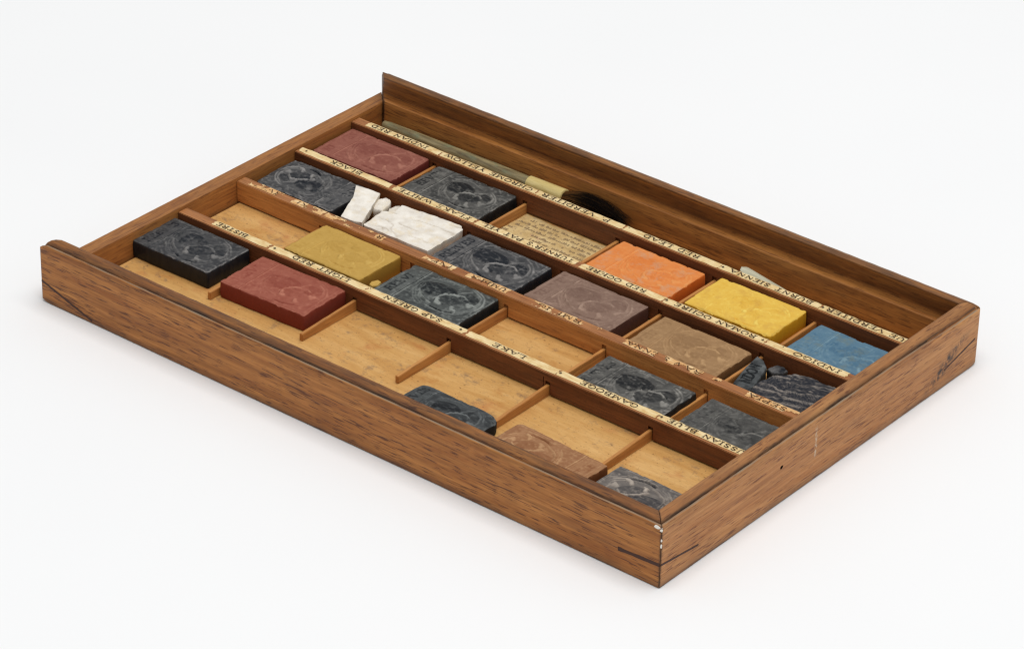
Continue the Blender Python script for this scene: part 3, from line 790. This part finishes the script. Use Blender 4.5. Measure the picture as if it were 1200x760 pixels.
# ------------------------------------------------------------------ broken pieces
def chunk(name, outline, z0, zt, mat, label, cat, seed=1., rough=.25, tilt=(0, 0), group=None, letters=None, chalk=.6, jag=.3, cracks=0, streak=0, inset=.25, edge=.28):
    """irregular lump: outline in tray mm, top zt + tilt slopes (per mm in x,y)"""
    pts = np.array(outline, float); c = pts.mean(0); na, nr = 150, 34
    # resample outline evenly
    cl = np.vstack([pts, pts[:1]]); sl = np.r_[0, np.cumsum(np.hypot(*np.diff(cl, axis=0).T))]
    s = np.linspace(0, sl[-1], na, endpoint=False)
    ox = np.interp(s, sl, cl[:, 0]); oy = np.interp(s, sl, cl[:, 1])
    j = (fbm(s*.6, s*0+seed, int(seed*7), 4)-.5)*jag*2
    d = np.stack([ox, oy], 1)-c; ln = np.hypot(d[:, 0], d[:, 1])[:, None]
    ring = c+d*(1+j[:, None]/np.maximum(ln, .5))
    V = []; C = []
    def top(x, y, q):
        n = (fbm(x*.7+seed, y*.7, int(seed*10), 4)-.5)*2*rough + (fbm(x*2.4, y*2.4, int(seed*10)+3, 2)-.5)*rough*.6
        z = zt+(x-c[0])*tilt[0]+(y-c[1])*tilt[1]+n-edge*smooth(.93, 1., q)**2
        cc = chalk+(fbm(x*.5, y*.5+seed, int(seed*10)+9, 4)-.5)*.7
        if streak:
            st = fbm(x*.3+2.2*vnoise(x*.3, y*.3, 5), y*1.5+x*.35+1.6*vnoise(x*.3+9, y*.3, 8), int(seed*10)+2, 4)
            z = z+.7*(st-.5); cc = .04+.46*smooth(.48, .76, st)+.25*(vnoise(x*3, y*3, 4)-.5)
        if cracks:
            for k in range(cracks):
                f = vnoise(x*.07+k*5, y*.22+x*.03, int(seed*10)+k*3)+.10*vnoise(x*.7, y*.7, 4+k)
                g = smooth(.03, .0, np.abs(f-.55))*smooth(.3, .5, vnoise(x*.2, y*.2, k+9)); z = z-.28*g; cc = cc-.5*g
        if letters is not None:
            dd = np.full_like(x, 9.)
            for wd, A, B in letters: dd = np.minimum(dd, seg_dist(x, y, A, B)-wd)
            g = smooth(.2, 0, dd); z = z-.3*g; cc = cc-.4*g
        return z, np.clip(cc, 0.02, 1)
    for i in range(nr+1):
        q = (i/nr)**.8
        x = c[0]+(ring[:, 0]-c[0])*q; y = c[1]+(ring[:, 1]-c[1])*q
        z, cc = top(x, y, q)
        if i == 0: V.append((x[0], y[0], z[0])); C.append(cc[0])
        else: V += list(zip(x, y, z)); C += list(cc)
    ztop = np.array([v[2] for v in V[-na:]])
    for f, ins in ((.15, -.05), (.5, .1), (.9, .0), (1., inset)):
        jj = (fbm(s*.5, s*0+f*7, int(seed*11), 3)-.5)*.5
        k = 1-(ins+jj[:, None])/np.maximum(ln, .5)
        q = c+(ring-c)*k
        V += list(zip(q[:, 0], q[:, 1], ztop+(z0-ztop)*f)); C += [chalk*.5 if f < .4 else chalk*.3]*na
    Fc = [(0, 1+j_, 1+(j_+1) % na) for j_ in range(na)]
    for i in range(nr-1+4):
        a_ = 1+i*na; b_ = a_+na
        Fc += [(a_+j_, b_+j_, b_+(j_+1) % na, a_+(j_+1) % na) for j_ in range(na)]
    Fc.append(tuple(range(len(V)-na, len(V))))
    org = P(c[0], c[1], z0)
    VV = [(P(*v)[0]-org[0], P(*v)[1]-org[1], P(*v)[2]-org[2]) for v in V]
    o = mesh(name, VV, Fc, mat, attrs={'chalk': C}, smooth=50, loc=org)
    bm = bmesh.new(); bm.from_mesh(o.data); bmesh.ops.recalc_face_normals(bm, faces=bm.faces); bm.to_mesh(o.data); bm.free()
    return tag(o, label, cat, group)

WG, BG = 'broken pieces of the white cake', 'broken pieces of the black cake'
chunk('paint_fragment', [(133.7, 75.6), (133.7, 90.2), (135.5, 91.5), (146, 91.0), (155.2, 90.2), (154.2, 86.6), (157.0, 84.2), (155.9, 75.6)], ZF+.03, 7.35, M_CAKE['white'],
      'largest piece of the broken white cake, with a cracked top', 'paint fragment', 1.7, .07, (-.012, .02), WG, chalk=.8, cracks=2, jag=.32, edge=.18)
chunk('paint_fragment', [(170.0, 88.6), (166, 89.3), (162.1, 89.4), (160.2, 85), (157.6, 79), (155.6, 74.6), (158, 73.9), (162.2, 73.8), (164.2, 78), (166.4, 83.5)], 6.0, 8.3, M_CAKE['white'],
      'white paint fragment lying slanted against the black cake', 'paint fragment', 2.9, .12, (0, .03), WG, chalk=.8, jag=.2, edge=.1)
chunk('paint_fragment', [(161.8, 87.6), (160.8, 90.4), (158.6, 90.0), (157.4, 87.8), (156.9, 84.4), (159.4, 83.6), (161.0, 85.4)], ZF+.03, 7.3, M_CAKE['white'],
      'small white crumb with a pointed top, between the two larger white pieces', 'paint fragment', 3.8, .35, (0, 0), WG, chalk=.8)
chunk('paint_fragment', [(156.9, 87.2), (156.6, 89.4), (155.9, 90.4), (155.0, 88.4), (154.8, 86.9), (156.2, 85.9)], ZF+.03, 6.6, M_CAKE['white'],
      'smallest rounded yellowish white crumb touching the largest white piece', 'paint fragment', 4.6, .2, (0, 0), WG, chalk=.5, jag=.15)
# broken black cake
LET, lw = glyph_strokes('NDON')
def place(p):  # along the fragment from its near end to its far end
    u_, v_ = p[0]/lw, p[1]
    base_ = Vector((35.9, 78.6)).lerp(Vector((38.2, 87.0)), u_); perp = Vector((-1, .1))
    q = base_+perp*(.7+(1-v_)*2.7); return (q.x, q.y)
letters = [(wd*.9, place(A), place(B)) for wd, A, B in LET]
chunk('paint_fragment', [(38.3, 90.6), (36.0, 89.8), (33.0, 87.2), (31.0, 80.0), (30.4, 76.8), (33.0, 76.0), (36.0, 77.2), (37.6, 84.0)], 3.0, 5.9, M_CAKE['slate'],
      'narrow lettered end snapped off the broken black cake', 'paint fragment', 5.3, .12, (-.06, .07), BG, letters=letters, chalk=.3, jag=.2)
chunk('paint_fragment', [(33.4, 88.0), (32.6, 91.0), (30.4, 91.3), (28.6, 90.2), (29.2, 88.6), (31.4, 87.0)], ZF+.05, 5.6, M_CAKE['black_blue'],
      'small black crumb behind the broken black cake', 'paint fragment', 6.1, .25, (0, 0), BG, chalk=.2, jag=.25)
chunk('paint_fragment', [(29.8, 76.0), (30.6, 80.5), (29.6, 84.5), (26.0, 89.2), (22, 90.2), (8.0, 90.4), (7.6, 74.6), (27.0, 73.9)], ZF+.03, 6.6, M_CAKE['navy'],
      'largest piece of the broken black cake, streaked with grey, beside the tall end', 'paint fragment', 7.7, .3, (0, 0), BG, chalk=.3, jag=.5, streak=1)
chunk('paint_crumb', [(134.6, 53.6), (135.2, 55.0), (134.4, 56.6), (133.0, 56.4), (132.6, 54.6), (133.4, 53.2)], 5.0, 6.4, M_CAKE['ochre'],
      'tiny yellow ochre crumb on the cross slip beside the mustard yellow cake', 'paint crumb', 8.2, .2, chalk=.5, jag=.15)

# ------------------------------------------------------------------ brush, bone stick, paper scrap
def lathe(axis0, axis1, prof, seg, mat, name, parent, wob=0.):
    A, B = Vector(axis0), Vector(axis1); d = (B-A); ln = d.length; d /= ln
    u_ = d.cross(Vector((0, 0, 1))).normalized(); v_ = u_.cross(d)
    V = []; n = len(prof)
    for t, r_ in prof:
        for k in range(seg):
            an = 2*math.pi*k/seg
            rr = r_*(1+wob*mnoise.noise(Vector((t*30, math.cos(an), math.sin(an)))))
            q = A+d*ln*t+(u_*math.cos(an)+v_*math.sin(an))*rr
            V.append(P(*q))
    Fc = [(i*seg+k, i*seg+(k+1) % seg, (i+1)*seg+(k+1) % seg, (i+1)*seg+k) for i in range(n-1) for k in range(seg)]
    Fc += [tuple(range(seg)), tuple(range((n-1)*seg, n*seg))]
    o = mesh(name, V, Fc, mat, smooth=40)
    bm = bmesh.new(); bm.from_mesh(o.data); bmesh.ops.recalc_face_normals(bm, faces=bm.faces); bm.to_mesh(o.data); bm.free()
    if parent:
        o.parent = parent; o.matrix_parent_inverse = Matrix.Translation(parent.location).inverted()
    return o
BR = empty('paint_brush', P(150, 126.6, ZF))
tag(BR, 'quill paint brush with a dark hair tuft lying in the long trough', 'brush')
m = NT('grey_green_quill')
t_ = m.noise(m.coord((.12, .9, .9)), 1, 4, .6)
c_ = m.ramp(t_, [(.3, srgb(96, 82, 56)), (.5, srgb(134, 120, 86)), (.72, srgb(170, 154, 114))])
g_ = m.noise(m.coord((.2, .3, .3), (5, 2, 1)), 1, 4, .6); c_ = m.mix(m.val(g_, .52, .7, 0, .7), c_, srgb(112, 124, 98))
M_QH = m.out(c_, .45, .4)
m = NT('pale_quill'); c_ = m.ramp(m.noise(m.coord((.2, 1.4, 1.4)), 1, 3), [(.3, srgb(196, 172, 104)), (.7, srgb(222, 202, 140))]); M_QF = m.out(c_, .35, .45)
a0, a1 = (193.0, 126.1, 4.6), (139.4, 125.8, 4.8)
lathe(a0, a1, [(0, .5), (.01, 1.1), (.05, 1.35), (.3, 1.5), (.8, 1.7), (1., 1.75)], 28, M_QH, 'handle', BR, .06)
lathe((140.2, 125.8, 4.8), (127.6, 125.5, 4.9), [(0, 1.9), (.01, 2.05), (.3, 2.12), (.9, 2.25), (.985, 2.3), (1., 2.1)], 32, M_QF, 'ferrule', BR, .02)
# hair: a core plus many single hairs in one mesh
m = NT('dark_brush_hair')
hc = m.attr('chalk'); M_HAIR = m.out(m.mix(hc, srgb(20, 14, 12), srgb(142, 100, 56)), .45, .4)
rng = random.Random(5)
V, Fc, HC = [], [], []
def hair_path(r0, an, k, spread):
    pts = []
    for i in range(9):
        t = i/8
        belly = 1.65+1.05*math.sin(min(1, t*1.15)*math.pi*.72)*(1 if t < .7 else max(.35, 1-(t-.7)*2.2))
        rad = r0*belly*(1+spread*t)
        x = 128.2-25.0*t*k
        y = 125.5-2.2*t**1.6+rad*math.cos(an)*.9
        z = 5.0+1.9*math.sin(t*math.pi*.8)+rad*math.sin(an)*.85-.3*t
        pts.append(Vector((x, y, max(ZF+.1, z))))
    return pts
for q in range(620):
    r0 = math.sqrt(rng.random()); an = rng.uniform(0, 2*math.pi); k = rng.uniform(.72, 1.0); k -= .12*r0*rng.random()
    pts = hair_path(r0, an+rng.uniform(-.1, .1), k, rng.uniform(-.1, .25) if q % 9 else rng.uniform(.2, .5))
    ph = rng.uniform(0, 6.28)
    for i in range(1, len(pts)): pts[i] += Vector((0, math.sin(i*.7+ph)*.12, math.cos(i*.6+ph)*.12))
    col = rng.uniform(0, .3) if rng.random() > .16 else rng.uniform(.5, 1.)
    b0 = len(V)
    for i, p_ in enumerate(pts):
        wd = .075*(1-i/len(pts)*.75)
        for s_ in range(3):
            th = s_*2.094; V.append(P(p_.x, p_.y+wd*math.cos(th), p_.z+wd*math.sin(th))); HC.append(max(0, col-(i/8)*.5 + (.75 if i < 3 else 0)*(q % 2 == 0)))
    for i in range(len(pts)-1):
        for s_ in range(3):
            Fc.append((b0+i*3+s_, b0+i*3+(s_+1) % 3, b0+i*3+3+(s_+1) % 3, b0+i*3+3+s_))
for i in range(12):   # core
    t = i/11; ctr = hair_path(0, 0, .9, 0)
    cpt = ctr[min(8, int(t*8))].lerp(ctr[min(8, int(t*8)+1)], t*8-int(t*8)) if t < 1 else ctr[8]
    belly = (1.3+.8*math.sin(min(1, t*1.15)*math.pi*.72))*(1-t**3*.95)
    for s_ in range(14):
        th = s_*2*math.pi/14; V.append(P(cpt.x, cpt.y+belly*.85*math.cos(th), max(ZF+.1, cpt.z+belly*.8*math.sin(th)))); HC.append(.02)
b0 = len(V)-12*14
for i in range(11):
    for s_ in range(14): Fc.append((b0+i*14+s_, b0+i*14+(s_+1) % 14, b0+(i+1)*14+(s_+1) % 14, b0+(i+1)*14+s_))
o = mesh('bristles', V, Fc, M_HAIR, attrs={'chalk': HC}, smooth=60)
o.parent = BR; o.matrix_parent_inverse = Matrix.Translation(BR.location).inverted()

# pale stick with rounded end
m = NT('pale_bone'); c_ = m.ramp(m.noise(m.coord((.15, .9, .9)), 1, 4), [(.3, srgb(176, 172, 146)), (.7, srgb(206, 204, 182))]); M_BONE = m.out(c_, .4, .4)
bm = bmesh.new()
N = 26
def stick_pt(t, s_, top):
    cx_ = 67.2-26.5*t; cy_ = 123.2-2.4*t; cz_ = 6.3-2.6*t
    hw = 1.5*min(1, math.sqrt(max(0, 1-max(0, 1-t*26.5/1.5)**2)))
    hw = max(hw, .05)
    return (cx_, cy_+s_*hw, cz_+(.75*(1-.35*abs(s_)) if top else -.3))
rows = []
for i in range(N+1):
    t = (i/N)**1.4
    rows.append([bm.verts.new(P(*stick_pt(t, s_, tp))) for tp, s_ in ((1, -1), (1, -.6), (1, 0), (1, .6), (1, 1), (0, 1), (0, -1))])
for i in range(N):
    for j in range(7): bm.faces.new((rows[i][j], rows[i][(j+1) % 7], rows[i+1][(j+1) % 7], rows[i+1][j]))
bm.faces.new(rows[0]); bm.faces.new(rows[-1])
bmesh.ops.recalc_face_normals(bm, faces=bm.faces[:])
me = bpy.data.meshes.new('bone_stick'); bm.to_mesh(me); bm.free(); me.materials.append(M_BONE)
me.polygons.foreach_set('use_smooth', [True]*len(me.polygons)); me.set_sharp_from_angle(angle=math.radians(50))
o = bpy.data.objects.new('bone_stick', me); COL.objects.link(o)
tag(o, 'pale flat stick with a rounded end leaning in the trough behind the BURNT SIENNA label', 'stick')

# printed paper scrap on the floor of an empty compartment
V, Fc, mi = [], [], []
nx, ny = 60, 36
gx, gy = np.meshgrid(np.linspace(102.7, 132.2, nx+1), np.linspace(95.9, 114.9, ny+1), indexing='ij')
gz = ZF+.10+.12*fbm(gx*.18, gy*.18, 77, 3)
for i in range(nx+1):
    for j in range(ny+1):
        V.append(P(gx[i, j]+(vnoise(gy[i, j], 0, 4)-.5)*.5*(i in (0, nx)), gy[i, j]+(vnoise(gx[i, j], 0, 5)-.5)*.4*(j in (0, ny)), gz[i, j]))
for i in range(nx):
    for j in range(ny): Fc.append((i*(ny+1)+j, i*(ny+1)+j+1, (i+1)*(ny+1)+j+1, (i+1)*(ny+1)+j)); mi.append(0)
rng = random.Random(11)
for ln_ in range(8):
    y_ = 98.2+ln_*2.05; x_ = 105+rng.uniform(0, 1)
    while x_ < 130.5:
        wl = rng.uniform(1.2, 3.6)
        x1 = x_
        while x1 < x_+wl:
            hh = rng.uniform(.4, 1.15); ww = rng.uniform(.14, .5)
            if fbm(np.array(x1*.15), np.array(y_*.2), 31, 3) > .47+.1*(ln_ % 3 == 1):
                b0 = len(V)
                for qx, qy in ((x1, y_), (x1+ww, y_), (x1+ww+rng.uniform(-.1, .1), y_+hh), (x1+.02, y_+hh)): V.append(P(qx, qy, ZF+.235))
                Fc.append((b0, b0+3, b0+2, b0+1)); mi.append(1)
            x1 += ww+rng.uniform(.12, .25)
        x_ += wl+rng.uniform(.5, .9)
o = mesh('paper_scrap', V, Fc, [M_PAPER_SLIP, M_INK_FADED], midx=mi, smooth=0)
bm = bmesh.new(); bm.from_mesh(o.data)
for f in bm.faces:
    f.normal_update()
    if f.normal.z < 0: f.normal_flip()
bm.to_mesh(o.data); bm.free()
tag(o, 'stained tan paper with faded print on the floor of the compartment beside the orange cake', 'paper')
